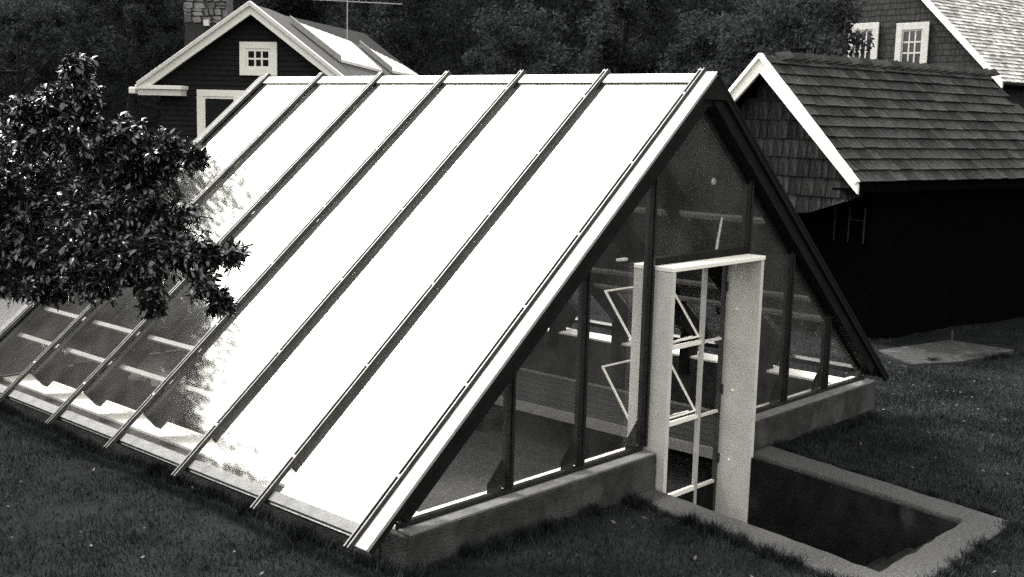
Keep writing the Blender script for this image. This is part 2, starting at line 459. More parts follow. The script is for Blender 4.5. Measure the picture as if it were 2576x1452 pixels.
# glazing bars with two raised ribs, screws as sub-parts
for side in (-1, 1):
    for i in range(7):
        mb = MB()
        slope_bar(mb, side, -.035, A_ + .07, i - .027, i + .027, .012, .026)
        slope_bar(mb, side, -.030, A_ + .085, i - .024, i - .010, .027, .046)
        slope_bar(mb, side, -.030, A_ + .085, i + .010, i + .024, .027, .046)
        bar = mb.build('glazing_bar', M_alu, gh, origin=(side * 1.8, i, 1.5), bevel=.003)
        for k, v in enumerate(np.arange(.22, 3.6, .62)):
            v = v + .05 * math.sin(i * 2.1 + k)
            c = slope_pt(side, v, .034); c[1] = i
            MB().ball(c, .017, .7).build('screw', M_screw, bar, origin=c)
        # rafter under the bar
        mb = MB(); d = (.17 if side < 0 else .24) if 0 < i < 6 else .15
        slope_bar(mb, side, .06, A_ - .23, i - .045 if i else -.01, i + .045 if i < 6 else 6.01, -.035 - d, -.035)
        mb.build('rafter', M_beam, gh, origin=(side * 1.8, i, 1.4))
        # steel foot of the rafter on the sill
        if 0 < i < 6:
            MB().box(*((-2.95, -2.78) if side < 0 else (2.92, 3.12)), i - .06, i + .06, -.25, .22).build('rafter_foot', M_beam, gh, origin=(side * 3.0, i, 0))
    for i in range(6):
        mb = MB(); p0, p1 = slope_pt(side, .02, 0.0), slope_pt(side, A_ - .005, 0.0)
        n_ = np.array([side * SN, 0, CS]) * .010
        q = [p0 + (0, i + .012, 0), p1 + (0, i + .012, 0), p1 + (0, i + .988, 0), p0 + (0, i + .988, 0)]
        mb.v = [tuple(t) for t in q]
        mb.f = [(0, 1, 2, 3)] if side > 0 else [(3, 2, 1, 0)]
        mb.prism([t - n_ for t in q], n_ * -.6) if False else None
        if side < 0:
            mb.build('roof_pane', M_roofglass, gh, origin=(side * 1.8, i + .5, 1.5))
        else:                                     # the far slope is boarded
            q2 = [slope_pt(1, 2.90, 0) + (0, i + .012, 0), slope_pt(1, A_ - .005, 0) + (0, i + .012, 0), slope_pt(1, A_ - .005, 0) + (0, i + .988, 0), slope_pt(1, 2.90, 0) + (0, i + .988, 0)]
            mb = MB(); mb.v = [tuple(t) for t in q2]; mb.f = [(0, 1, 2, 3)]
            mb.build('eave_pane', M_glass, gh, origin=(3.2, i + .5, .3))
            for k in range(4):
                slope_bar(MB(), side, .02 + k * .716, .73 + k * .716, i + .004, i + .996, -.03, .0).build('roof_board', M_inner, gh, origin=(1.8, i + .5, 1.5))
    # ridge and eave strips of pale flashing, one length per bay
    for i in range(6):
        slope_bar(MB(), side, .0, .085, i + .036, i + .964, .004, .016).build('ridge_strip', M_white, gh, origin=(0, i + .5, H))
        slope_bar(MB(), side, A_ - .060, A_ - .002, i + .036, i + .964, .003, .013).build('eave_strip', M_cap, gh, origin=(side * A_, i + .5, 0))
    slope_bar(MB(), side, A_ - .07, A_ + .012, -.02, 6.02, -.035, -.003).build('eave_angle', M_alu_dk, gh, origin=(side * A_, 3, 0))
    # rake flashing, near and far end
    for u0, u1 in ((-.15, -.036), (6.036, 6.15)):
        slope_bar(MB(), side, -.012, A_ + .055, u0, u1, -.002, .022).build('rake_flashing', (M_flash if u0 < 0 else M_cap) if side < 0 else M_beam, gh, origin=(side * 1.8, u0, 1.5))
        lo, hi = (u0 + .004, u0 + .03) if u0 < 0 else (u1 - .03, u1 - .004)
        slope_bar(MB(), side, .0, A_ + .04, lo, hi, -.05, -.003).build('rake_board', M_beam, gh, origin=(side * 1.8, u0, 1.5))
        lo, hi = (u0 + .031, -.012) if u0 < 0 else (6.012, u1 - .031)
        slope_bar(MB(), side, .05, A_ - .2, lo, hi, -.16, -.004).build('rake_beam', M_beam, gh, origin=(side * 1.8, u0, 1.5))
    # purlins inside
    for v, o, w in (((1.30, -.22, .05), (2.27, -.23, .05), (2.54, -.23, .05)) if side > 0 else ((1.45, -.26, .03), (2.82, -.10, .032), (3.10, -.10, .032))):
        slope_bar(MB(), side, v, v + w, .05, 5.95, o, o + .03).build('purlin', M_edge, gh, origin=(side * v, 3, 1))
MB().box(-.04, .04, -.10, 6.10, H - .26, H - .07).build('ridge_beam', M_beam, gh, origin=(0, 3, H - .2))

# concrete curb: front (left and right of the door), sides, rear
mb = MB().box(-3.35, -.615, -.15, .12, -1.1, -.04)
mb.build('curb', M_conc_dark, gh, origin=(-2, 0, -.3), bevel=.012)
mb = MB().box(.835, 3.38, -.15, .12, -.345, -.04)
mb.build('curb', M_conc_dark, gh, origin=(2, 0, -.3), bevel=.012)
MB().box(.835, 3.34, -.10, .12, -1.1, -.347).build('footing', M_conc_dark, gh, origin=(2, 0, -.6), bevel=.01)
for s in (-1, 1):
    MB().box(min(s * 3.36, s * 2.96), max(s * 3.36, s * 2.96), .123, 5.877, -1.1, -.06).build('curb', M_conc_dark, gh, origin=(s * 3.2, 3, -.3))
    MB().box(min(s * 3.27, s * 2.97), max(s * 3.27, s * 2.97), .10, 5.9, -.057, -.035).build('sill_board', M_white, gh, origin=(s * 3.1, 3, -.05))
MB().box(-3.36, 3.36, 5.88, 6.15, -1.1, -.04).build('curb', M_conc_dark, gh, origin=(0, 6, -.3))
# pale sill on top of the curb outside and the bright ledge inside
for x0, x1 in ((-3.33, -.625), (.845, 3.36)):
    MB().box(x0, x1, -.146, -.03, -.038, -.018).build('curb_capping', M_cap, gh, origin=((x0 + x1) / 2, -.1, -.03), bevel=.004)
    MB().box(x0 + .02, x1 - .02, .02, .115, -.038, -.014).build('sill_board', M_white, gh, origin=((x0 + x1) / 2, .07, -.03))
    MB().box(x0 + .02, x1 - .01, -.024, .018, -.038, .012).build('bottom_rail', M_alu_dk, gh, origin=((x0 + x1) / 2, 0, 0))
# front and rear mullions and panes
MV = [-3.27, -2.25, -1.44, -.625, .835, 1.655, 2.475, 3.27]
def rake_under(v): return H - SL * abs(v) - .06
for u, front in ((0.0, True), (6.0, False)):
    for v in MV[1:-1]:
        z0 = .013 if front else -.03
        mb = MB().prism([(v - .026, u - .035, z0), (v + .026, u - .035, z0), (v + .026, u - .035, rake_under(abs(v) + .026)), (v - .026, u - .035, rake_under(abs(v) + .026))], (0, .075, 0))
        mb.box(v - .012, v + .012, u - .05, u - .036, z0, rake_under(abs(v)) - .02)
        mu = mb.build('mullion', M_alu_dk, gh, origin=(v, u, .5), bevel=.003)
        if front and v not in (-.625, .835) or front and v < 0:
            mb = MB().prism([(v - .027, .03, .0), (v - .17, .03, .0), (v - .17, .03, .07), (v - .10, .03, .14), (v - .027, .03, .22)], (0, .012, 0))
            mb.build('gusset', M_dark, gh, origin=(v, .08, .1))
    for v in (MV[0], MV[-1]):
        if front:
            MB().prism([(v - .02, u - .03, .013), (v + .02, u - .03, .013), (v + .02, u - .03, rake_under(abs(v) + .02)), (v - .02, u - .03, rake_under(abs(v) + .02))], (0, .06, 0)).build('end_post', M_alu_dk, gh, origin=(v, u, .1))
    edges = MV if front else [-3.27, -2.25, -1.44, -.625, .1, .835, 1.655, 2.475, 3.27]
    zb = lambda v0: 1.52 if (front and v0 == -.625) else (.01 if front else -.03)
    for v0, v1 in zip(edges[:-1], edges[1:]):
        b0 = zb(v0)
        p0, p1 = v0 + .02, v1 - .02
        t0, t1 = max(rake_under(p0), b0 + .01), max(rake_under(p1), b0 + .01)
        pts = [(p0, u, b0), (p1, u, b0), (p1, u, t1)] + ([(0, u, rake_under(0))] if p0 < 0 < p1 else []) + [(p0, u, t0)]
        mb = MB(); mb.v = pts; mb.f = [tuple(range(len(pts)))]
        mb.build('gable_pane' if front else 'gable_board', M_glass if front else M_inner, gh, origin=((v0 + v1) / 2, u, 1))
MB().prism([(-.17, -.1485, H - .20), (.17, -.1485, H - .20), (0, -.1485, H - .012)], (0, .022, 0)).build('ridge_plate', M_beam, gh, origin=(0, -.06, H - .2))
# header flashing over the door, between the mullions
MB().box(-.59, .80, -.04, .05, 1.505, 1.56).build('header', M_beam, gh, origin=(.1, 0, 1.53))
# white cross board high in the rear gable
MB().box(-.62, .62, 5.93, 5.96, 2.02, 2.10).build('collar_board', M_white_old, gh, origin=(0, 5.95, 2.05))
# deep door frame
df = MB().box(-.60, -.553, -.215, .17, -1.05, 1.462).build('jamb', M_jamb, gh, origin=(-.58, 0, .3), bevel=.004)
MB().box(.773, .82, -.205, .17, -1.05, 1.462).build('jamb', M_jamb, gh, origin=(.8, 0, .3), bevel=.004)
MB().box(-.605, .824, -.214, .17, 1.464, 1.502).build('lintel', M_white, gh, origin=(.1, 0, 1.48), bevel=.006)
for z in (1.0, .25, -.4):
    MB().ball((.772, .02, z), .014).build('screw', M_screw, gh, origin=(.772, .02, z))
# door: stiles, rails, fixed pane, two tilted vent sashes
door = MB().box(.40, .445, .135, .165, -1.0, 1.44).build('door', M_cream, gh, origin=(.1, .15, .2))
MB().box(-.548, -.50, .135, .165, -1.0, 1.44).build('stile', M_white_old, door, origin=(-.52, .15, .2))
MB().box(.728, .768, .135, .165, -1.0, 1.44).build('stile', M_alu, door, origin=(.75, .15, .2))
for z0, z1 in ((.71, .745), (.035, .07), (-.63, -.59), (1.40, 1.44)):
    MB().box(-.497, .397, .133, .167, z0, z1).build('rail', M_white, door, origin=(0, .15, z0))
    MB().box(.448, .725, .133, .167, z0, z1 - .015).build('rail', M_white_old, door, origin=(.6, .15, z0))
MB().box(-.497, .725, .14, .16, -1.0, -.64).build('kick_panel', M_beam, door, origin=(.1, .15, -.8))
for zb_, zt in ((.765, 1.225), (.09, .575)):
    du, dz = .36, zt - zb_
    mb = MB(); t = .015
    ax = np.array([.93, 0, 0]); up = np.array([0, du, dz]); o = np.array([-.53, .165, zb_]); nn = np.array([0, -.012, .008])
    mb.obox(o, (t, 0, 0), up, nn); mb.obox(o + ax - (t, 0, 0), (t, 0, 0), up, nn)
    uu = up / np.linalg.norm(up)
    mb.obox(o + (t, 0, 0), ax - (2 * t, 0, 0), uu * t, nn); mb.obox(o + (t, 0, 0) + up - uu * t, ax - (2 * t, 0, 0), uu * t, nn)
    vsash = mb.build('vent_sash', M_white, door, origin=(0, .3, (zb_ + zt) / 2))
    MB().tube([(.30, .17, zb_ + .02), (.27, .30, zb_ - .03), (.36, .42, zb_ - .10)], .010, 6).build('vent_stay', M_white_old, door, origin=(.3, .3, zb_))
q = [(-.5, .15, -.58), (.4, .15, -.58), (.4, .15, .03), (-.5, .15, .03)]

MB().box(-.53, -.515, .10, .132, .36, .50).tube([(-.522, .115, .36), (-.522, .07, .38), (-.522, .07, .48), (-.522, .115, .50)], .009, 6).build('handle', M_alu, door, origin=(-.52, .1, .43))
for z in (1.15, .2, -.45):
    MB().tube([(.772, .128, z), (.772, .128, z + .09)], .012, 8).build('hinge', M_alu, door, origin=(.77, .13, z))
# floor and inner pit
MB().box(-2.955, 2.955, .125, 5.875, -1.25, -1.1).build('floor', M_soil, gh, origin=(0, 3, -1.2))
# beds and benches inside
def bench(label, v0, v1, z, u0, u1, grp):
    t = thing('planting_bench', label, 'bench', ((v0 + v1) / 2, (u0 + u1) / 2, -1.1), grp)
    n = 6; w = (v1 - v0) / n
    for k in range(n):
        MB().box(v0 + k * w + .012, v0 + (k + 1) * w - .012, u0, u1, z - .03, z).build('slat', M_bench, t, origin=(v0 + k * w, 3, z))
    for v in (v0 - .03, v1):
        MB().box(v, v + .03, u0 - .02, u1 + .02, z - .09, z + .02).build('edge_board', M_edge, t, origin=(v, 3, z))
    for u in np.linspace(u0 + .1, u1 - .1, 4):
        for v in (v0 + .03, v1 - .09):
            MB().box(v, v + .06, u, u + .06, -1.098, z - .032).build('leg', M_beam, t, origin=(v, u, z / 2 - .5))
bench('long slatted bench behind the left roof slope, pale edge boards', -2.22, -1.20, .0, 2.7, 5.7, 'planting benches inside the greenhouse')
bench('low slatted bench along the right wall behind the door', 1.55, 2.85, -.60, .6, 5.7, 'planting benches inside the greenhouse')
# lamp on a wire under the ridge and a pale stick leaning behind the door head
t = thing('pendant_lamp', 'small white bulb hanging on a wire behind the gable glass', 'lamp', (.9, .45, 2.10))
MB().tube([(1.02, .40, 2.30), (.98, .42, 2.22), (.955, .43, 2.15)], .006, 6).build('wire', M_iron, t, origin=(1, .4, 2.2))
MB().ball((.945, .44, 2.12), .028, 1.3).build('bulb', M_lamp, t, smooth=True, origin=(.945, .44, 2.12))
tag(MB().tube([(.81, .30, 1.40), (.845, .30, 1.60), (.895, .30, 1.80)], [.014, .013, .011], 6).build('garden_stick', M_white_old, origin=(.8, .3, 1.4)),
    'pale thin stick leaning behind the glass above the door head', 'stick')
tag(MB().box(-.66, -.54, .28, .31, 1.51, 1.53).build('shelf_bracket', M_white_old, origin=(-.6, .3, 1.5)), 'short pale bracket behind the glass left of the door head', 'bracket')
t = thing('flower_pot', 'small pale pot on the purlin shelf behind the right front glass', 'pot', (2.42, .75, 1.02))
MB().tube([(2.42, .75, 1.03), (2.42, .75, 1.13), (2.42, .75, 1.13), (2.42, .75, 1.16)], [.05, .07, .08, .08], 12).build('pot', M_edge, t, origin=(2.42, .75, 1.05))
MB().ball((2.42, .75, 1.155), .06, .3).build('soil', M_soil, t, origin=(2.42, .75, 1.15))

# ------------------------------------------------------------------ areaway in front of the door
well = thing('areaway', 'concrete walled stair pit sunk in the lawn in front of the door', 'stair pit', (0, -1.3, -.3))
zt = -.30
def ragged(poly, step=.10, amp=.007, seed=3):
    rr = np.random.default_rng(seed); out = []
    for p, q in zip(poly, poly[1:] + poly[:1]):
        p, q = np.array(p), np.array(q); n = max(1, int(np.linalg.norm(q - p) / step))
        for k in range(n):
            t = p + (q - p) * k / n
            out.append(tuple(t + (rr.normal(0, amp, 2) if k else 0)))
    return out
def wall_piece(poly, z0, z1, name, m, bev=.02):
    return MB().prism([(q[0], q[1], z0) for q in poly], (0, 0, z1 - z0)).build(name, m, well, origin=(poly[0][0], poly[0][1], z1), bevel=bev)
wall_piece(ragged([(1.18, -.153), (.70, -2.56), (-1.38, -2.58), (-.95, -.153), (-.66, -.153), (-1.0, -2.262), (.46, -2.262), (.82, -.153)][::-1]), -1.3, zt, 'wall', M_conc, .025)
wall_piece([(.835, -.145), (-.67, -.145), (-1.02, -2.262), (.50, -2.262)][::-1], -1.30, -1.12, 'pit_floor', M_pit_shade, .0)
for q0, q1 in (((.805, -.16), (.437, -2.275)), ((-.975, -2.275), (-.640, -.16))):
    MB().prism([(*q0, -1.12), (*q1, -1.12), (*q1, -.335), (*q0, -.335)], (-.012 if q0[0] > 0 else .012, 0, 0)).build('wall_shade', M_pit_shade, well, origin=(q0[0], q0[1], -.7))  # thin dark sheets added where the inner walls lie in shade
for k in range(4):
    u0, u1 = -2.261 + .22 * k, -2.262 + .22 * (k + 1)
    xa = .46 + (.36) * (u0 + 2.26) / 2.12; xb = -1.0 + .34 * (u0 + 2.26) / 2.12
    MB().box(xb + .03, xa - .002, u0, u1, -1.115, -.50 - .15 * k).build('step', M_pit_shade, well, origin=(-.2, u0, -.9), bevel=.012)

# ------------------------------------------------------------------ shingled shed on the right
E1, E2 = azv(-9.4), azv(80.6)
PR = np.array([7.819, 2.332, 1.849])                  # lower near corner of the roof
RUN, RISE, RL = 1.97, 1.90, 6.7
def sh(a, b_, c): return PR + E1 * a + E2 * b_ + ZV * c
shed = thing('shingled_shed', 'low dark shed with grey wood shingle roof and white rake boards', 'shed', sh(3, 1.9, -2.39))
sl = math.hypot(RUN, RISE); UPV = (E2 * RUN + ZV * RISE) / sl; NRM = np.cross(E1, UPV)
DNV = (E2 * RUN - ZV * RISE) / sl                  # down the far slope
# roof boards under the shingles
MB().obox(sh(.02, .02, -.03), E1 * (RL - .1), UPV * (sl - .03), NRM * -.05).build('roof', M_dark, shed, origin=sh(3, 1, 1))
FARN = np.cross(DNV, E1) * -1
FARN = FARN if FARN[2] > 0 else -FARN
MB().obox(sh(0, RUN, RISE - .01), E1 * RL, DNV * sl, FARN * -.05).build('roof', M_shake, shed, origin=sh(3, 3, 1))
rows = 12; ex = sl / rows
r = np.random.default_rng(11)
for k in range(rows):
    x = -.03 + r.uniform(0, .02)
    end = RL + .12 * ((k % 2) - .5) - .02 * k + r.uniform(-.06, .06)
    first = True
    while x < end - .05:
        w = r.uniform(.16, .36)
        if first: w *= r.uniform(.4, 1); first = False
        w = min(w, end - x)
        gap = .008
        base = sh(0, 0, 0) + E1 * (x + gap) + UPV * (k * ex - .02 + r.uniform(-.008, .008))
        lift0 = .034 + r.uniform(0, .012); lift1 = .004
        L_ = ex * 1.28
        if k == rows - 1: L_ = ex * .98
        ww = E1 * (w - 2 * gap)
        th = .020
        b0 = base + NRM * lift0; t0 = base + UPV * L_ + NRM * lift1
        mb = MB().quad_hull([b0 - NRM * th, b0 + ww - NRM * th, t0 + ww - NRM * .003, t0 - NRM * .003, b0, b0 + ww, t0 + ww, t0])
        mb.build('shingle', M_shake, shed, origin=base)
        x += w
# ridge caps, tilted like a row of boards
x = .28
while x < RL - .2:
    w = .29 + r.uniform(-.03, .03)
    base = sh(x, RUN, RISE)
    for dv, nn in ((-UPV, NRM), (DNV, FARN)):
        MB().quad_hull([base + nn * .012, base + E1 * (w + .03) + nn * .075, base + E1 * (w + .03) + dv * .16 + nn * .075, base + dv * .16 + nn * .012,
                        base + nn * .034, base + E1 * (w + .03) + nn * .100, base + E1 * (w + .03) + dv * .16 + nn * .100, base + dv * .16 + nn * .034]).build('ridge_cap', M_shake, shed, origin=base)
    x += w
# white rake boards: near and far leg, with a thinner upper moulding each
for s, (p0, p1) in enumerate(((sh(0, 0, 0), sh(0, RUN, RISE)), (sh(0, 2 * RUN, 0), sh(0, RUN, RISE)))):
    d = (p1 - p0); n_ = NRM if s == 0 else FARN
    e = -E1
    MB().prism([p0 - n_ * .02 - ZV * .03, p1 - n_ * .02, p1 - ZV * .30, p0 - ZV * .17 - n_ * .02], e * .05).build('rake_board', M_white, shed, origin=p0, bevel=.006)
    MB().prism([p0 + n_ * .012, p1 + n_ * .012, p1 - n_ * .055, p0 - n_ * .055], e * .085).build('rake_moulding', M_white, shed, origin=p0, bevel=.008)
    # soffit between board and wall
    MB().prism([p0 - n_ * .10, p1 - n_ * .10 - ZV * .02, p1 - n_ * .06 - ZV * .02, p0 - n_ * .06], E1 * .30).build('soffit', M_dark, shed, origin=p0)
# gable wall of wide shakes, sloping lower edge built as a shadow's edge; dark recess added below
W0 = .30
def gable_top(b_): return (b_ if b_ < RUN else 2 * RUN - b_) / RUN * RISE - .16
def cut(b_): return -.17 - .33 * (b_ + .01)  # slanting edge where a cast shadow would begin, put into the wall's shape
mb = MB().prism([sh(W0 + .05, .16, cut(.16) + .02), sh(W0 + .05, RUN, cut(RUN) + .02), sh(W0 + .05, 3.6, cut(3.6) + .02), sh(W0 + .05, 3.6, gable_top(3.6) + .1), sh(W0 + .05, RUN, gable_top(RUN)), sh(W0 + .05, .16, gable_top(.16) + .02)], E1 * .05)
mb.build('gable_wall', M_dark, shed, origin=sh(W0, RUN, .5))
cz = .29
for k in range(10):
    z0 = -1.15 + k * cz; z1 = z0 + cz * 1.15
    b_ = .10 + r.uniform(0, .1)
    while b_ < 3.7:
        w = r.uniform(.11, .30); b1 = b_ + w
        lo0, lo1 = max(z0 + r.uniform(-.006, .006), cut(b_)), max(z0, cut(b1))
        hi0, hi1 = min(z1, gable_top(b_)), min(z1, gable_top(b1))
        if hi0 - lo0 > .03 and hi1 - lo1 > .03:
            g2 = .006
            o0, o1 = W0 + .005 - r.uniform(0, .012), W0 + .042
            P = [sh(o0, b_ + g2, lo0), sh(o0, b1 - g2, lo1), sh(o0 + .018, b1 - g2, lo1), sh(o0 + .018, b_ + g2, lo0),
                 sh(o1 - .012, b_ + g2, hi0), sh(o1 - .012, b1 - g2, hi1), sh(o1, b1 - g2, hi1), sh(o1, b_ + g2, hi0)]
            MB().quad_hull([P[0], P[3], P[2], P[1], P[4], P[7], P[6], P[5]]).build('wall_shake', M_wshake, shed, origin=P[0])
        b_ = b1
# recessed walls under the eaves, their deep shade put into the near-black colour
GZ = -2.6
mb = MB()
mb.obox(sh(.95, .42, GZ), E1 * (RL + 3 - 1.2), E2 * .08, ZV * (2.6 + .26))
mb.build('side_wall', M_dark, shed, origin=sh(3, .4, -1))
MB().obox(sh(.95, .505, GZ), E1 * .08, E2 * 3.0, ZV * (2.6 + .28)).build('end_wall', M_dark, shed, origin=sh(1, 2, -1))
fw_ = MB()
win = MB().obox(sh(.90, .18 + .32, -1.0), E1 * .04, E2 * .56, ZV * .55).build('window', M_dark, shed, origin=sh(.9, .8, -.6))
for b_ in (.50, .78, 1.05):
    MB().obox(sh(.875, b_, -1.0), E1 * .02, E2 * .014, ZV * .55).build('muntin', M_wallsh, win, origin=sh(.875, b_, -.6))
MB().obox(sh(.874, .518, -.65), E1 * .02, E2 * .26, ZV * .012).build('muntin', M_wallsh, win, origin=sh(.875, .6, -.5))
# fascia and lower soffit at the eave
MB().obox(sh(.0, .0, -.16), E1 * (RL + .0), E2 * .03, ZV * .12).build('fascia', M_dark, shed, origin=sh(3, 0, -.1))
MB().obox(sh(.06, .04, -.15), E1 * (RL - .1), E2 * .5, ZV * .03).build('soffit', M_dark, shed, origin=sh(3, .2, -.1))

# concrete pad beside the shed, with a short pipe
pad = thing('concrete_pad', 'thin grey concrete pad on the grass beside the dark shed wall', 'slab', (8.7, 1.3, -.66))
zp = -.625
poly = [at(2210, 880, 1), at(2290, 916, 1), at(2420, 909, 1), at(2552, 880, 1), at(2390, 855, 1)]
pp = []
for q in poly:
    d = q - CAM_O; tt = (zp - CAM_O[2]) / d[2]; pp.append(CAM_O + d * tt)
MB().prism([q - ZV * .12 for q in pp], ZV * .12).build('slab', M_conc_dark, pad, origin=pp[0], bevel=.01)
d = at(2394, 857, 1) - CAM_O; c = CAM_O + d * ((zp - CAM_O[2]) / d[2])
tag(MB().tube([c, c + ZV * .16], .016, 8).build('pipe', M_iron, pad, origin=c))

# ------------------------------------------------------------------ white trimmed house, upper left
ER, EL = azv(30), azv(120)
AP = at(632, 8, 29.0)
PIT = math.tan(math.radians(36.8))
def hz(a, b_, c): return AP + ER * a + EL * b_ + ZV * c
PL, PRR = .652, .728                               # the two roof pitches of the old house
def rz(b_): return -b_ * PL if b_ > 0 else b_ * PRR
G0 = -AP[2] - .45
house = thing('gabled_house', 'dark clapboard house with white gable trim, six pane attic window', 'house', hz(3, 0, G0))
HW = 3.15
MB().prism([hz(.3, -2.7, G0), hz(.3, 2.7, G0), hz(.3, 2.7, rz(2.7) - .12), hz(.3, 0, -.12), hz(.3, -2.7, rz(-2.7) - .12)], ER * 8).build('wall', M_clap, house, origin=hz(3, 0, -2))
mb = MB(); z = -4.9
while z < -.2:
    hwid = min(2.69, (-z - .34) / .728)
    if hwid > .1:
        mb.prism([hz(.298, -hwid, z), hz(.298, hwid, z), hz(.275, hwid, z), hz(.275, -hwid, z)], ZV * .012)
        mb.prism([hz(.298, -hwid, z), hz(.276, -hwid, z), hz(.297, -hwid, z + .125)], EL * 2 * hwid)
    z += .13
tag(mb.build('clapboards', M_clap, house, origin=hz(.3, 0, -2)), kind='stuff')
top = [(0, 0), (1.0, -.05), (4.4, -.80), (5.2, -.86), (7.4, -1.72), (8.3, -2.3), (8.3, -HW), (0, -HW)]
MB().prism([hz(a, b_, rz(b_) - .02) for a, b_ in top][::-1], ZV * -.10).build('roof', M_dkroof, house, origin=hz(3, -1, -1))
MB().prism([hz(a, -b_, rz(-b_) - .02) for a, b_ in [(0, 0), (1.0, -.05), (8.3, -2.3), (8.3, -HW), (0, -HW)]], ZV * -.10).build('roof', M_dkroof, house, origin=hz(3, 1, -1))
MB().prism([hz(1.0, -.05, -.06), hz(8.3, -2.3, rz(-2.3) - .03), hz(8.3, 2.3, rz(2.3) - .03), hz(1.0, .05, -.06)], ZV * -.05).build('roof', M_dkroof, house, origin=hz(5, 0, -1))
# bright ribbed sheets on the right slope
for quad in ([(1.33, -.50), (4.55, -.95), (4.1, -2.06), (1.40, -1.86)], [(5.25, -.98), (7.3, -1.72), (7.6, -2.10), (5.1, -2.02)]):
    P = [hz(a, b_, rz(b_)) for a, b_ in quad]
    pn = MB().prism(P[::-1], ZV * .07).build('roof_panel', M_panel, house, origin=P[0])
    n = 9
    for k in range(1, n):
        f = k / n
        p0 = P[0] * (1 - f) + P[1] * f + ZV * .071; p1 = P[3] * (1 - f) + P[2] * f + ZV * .071
        mb = MB().obox(p0, p1 - p0, ER * .025, ZV * .014); mb.build('seam', M_panel, pn, origin=p0)
    p0, p1 = P[0], P[3]
    MB().obox(p0 - ER * .10, p1 - p0, ER * .09, ZV * .17).build('panel_kerb', M_flash, house, origin=p0)
# rake boards in two steps, cornice returns
for s in (1, -1):
    p0, p1 = hz(0, s * HW, rz(s * HW)), hz(0, 0, 0)
    MB().prism([p0, p1, p1 - ZV * .28, p0 - ZV * .26], -ER * .05).build('rake_board', M_white, house, origin=p0, bevel=.008)
    MB().prism([p0 + ZV * .05, p1 + ZV * .05, p1 - ZV * .07, p0 - ZV * .07], -ER * .12).build('rake_moulding', M_white_old, house, origin=p0, bevel=.01)
    MB().prism([p0 - ZV * .10, p1 - ZV * .10, p1 - ZV * .16, p0 - ZV * .16], ER * .30).build('soffit', M_white_old, house, origin=p0)
    x0, x1 = sorted((s * (HW + .05), s * 1.90))
    MB().obox(hz(-.10, x0, rz(s * HW) - .12), EL * (x1 - x0), ER * .42, ZV * .10).build('cornice_return', M_white, house, origin=hz(0, x0, -2.5), bevel=.01)
    MB().obox(hz(-.05, x0 + .05, rz(s * HW) - .28), EL * (x1 - x0 - .1), ER * .37, ZV * .155).build('cornice_return', M_white_old, house, origin=hz(0, x0, -2.6), bevel=.01)
MB().obox(hz(-.13, HW + .06, rz(HW) - .25), EL * .16, ER * 8.2, ZV * .17).build('gutter', M_white, house, origin=hz(3, HW, -2.5), bevel=.03)
def sash_window(parent, x0, x1, z0, z1, nx_, nz, fw, u0=.262, fn=None, wm=None, inner=.06):
    fn = fn or hz; wm = wm or M_white
    w = MB()
    wn = None
    ring = [(x0, x1, z0, z0 + fw), (x0, x1, z1 - fw, z1), (x0, x0 + fw, z0 + fw, z1 - fw), (x1 - fw, x1, z0 + fw, z1 - fw)]
    def bx(mb, a0, a1, b0, b1, u_a, u_b):
        return mb.quad_hull([fn(u_a, a0, b0), fn(u_a, a1, b0), fn(u_b, a1, b0), fn(u_b, a0, b0), fn(u_a, a0, b1), fn(u_a, a1, b1), fn(u_b, a1, b1), fn(u_b, a0, b1)])
    for q in ring: bx(w, q[0], q[1], q[2], q[3], u0 - .04, u0)
    wn = w.build('window', wm, parent, origin=fn(u0, (x0 + x1) / 2, (z0 + z1) / 2), bevel=.006)
    a0, a1, b0, b1 = x0 + fw + .004, x1 - fw - .004, z0 + fw + .004, z1 - fw - .004
    sm = MB()
    for q in ((a0, a1, b0, b0 + inner), (a0, a1, b1 - inner, b1), (a0, a0 + inner, b0 + inner, b1 - inner), (a1 - inner, a1, b0 + inner, b1 - inner)):
        bx(sm, *q, u0 - .022, u0 + .01)
    sm.build('sash', wm, wn, origin=fn(u0, a0, b0))
    a0 += inner; a1 -= inner; b0 += inner; b1 -= inner; mw = .022
    for i in range(1, nx_):
        x = a0 + (a1 - a0) * i / nx_
        bx(MB(), x - mw, x + mw, b0, b1, u0 - .016, u0 + .004).build('muntin', wm, wn, origin=fn(u0, x, b0))
    for j in range(1, nz):
        z = b0 + (b1 - b0) * j / nz
        for i in range(nx_):
            xa = a0 + (a1 - a0) * i / nx_ + (mw + .001 if i else 0); xb = a0 + (a1 - a0) * (i + 1) / nx_ - (mw + .001 if i < nx_ - 1 else 0)
            bx(MB(), xa, xb, z - mw, z + mw, u0 - .014, u0 + .003).build('muntin', wm, wn, origin=fn(u0, xa, z))
    for i in range(nx_):
        for j in range(nz):
            xa = a0 + (a1 - a0) * i / nx_ + (mw if i else 0); xb = a0 + (a1 - a0) * (i + 1) / nx_ - (mw if i < nx_ - 1 else 0)
            za = b0 + (b1 - b0) * j / nz + (mw if j else 0); zb2 = b0 + (b1 - b0) * (j + 1) / nz - (mw if j < nz - 1 else 0)
            mb = MB(); mb.v = [tuple(fn(u0 - .004, xa, za)), tuple(fn(u0 - .004, xb, za)), tuple(fn(u0 - .004, xb, zb2)), tuple(fn(u0 - .004, xa, zb2))]
            mb.f = [(3, 2, 1, 0)]
            mb.build('pane', M_pane, wn, origin=fn(u0, xa, za))
    return wn
sash_window(house, -.58, .44, 3.55 - AP[2], 4.39 - AP[2], 3, 2, .17)
sash_window(house, -.1, 1.64, 1.2 - AP[2], 3.17 - AP[2], 1, 1, .17, inner=.05)
MB().obox(hz(.20, .60, 1.37 - AP[2]), EL * -.54, ER * .05, ZV * 1.62).build('shutter_panel', M_white, house, origin=hz(.2, .5, -3))
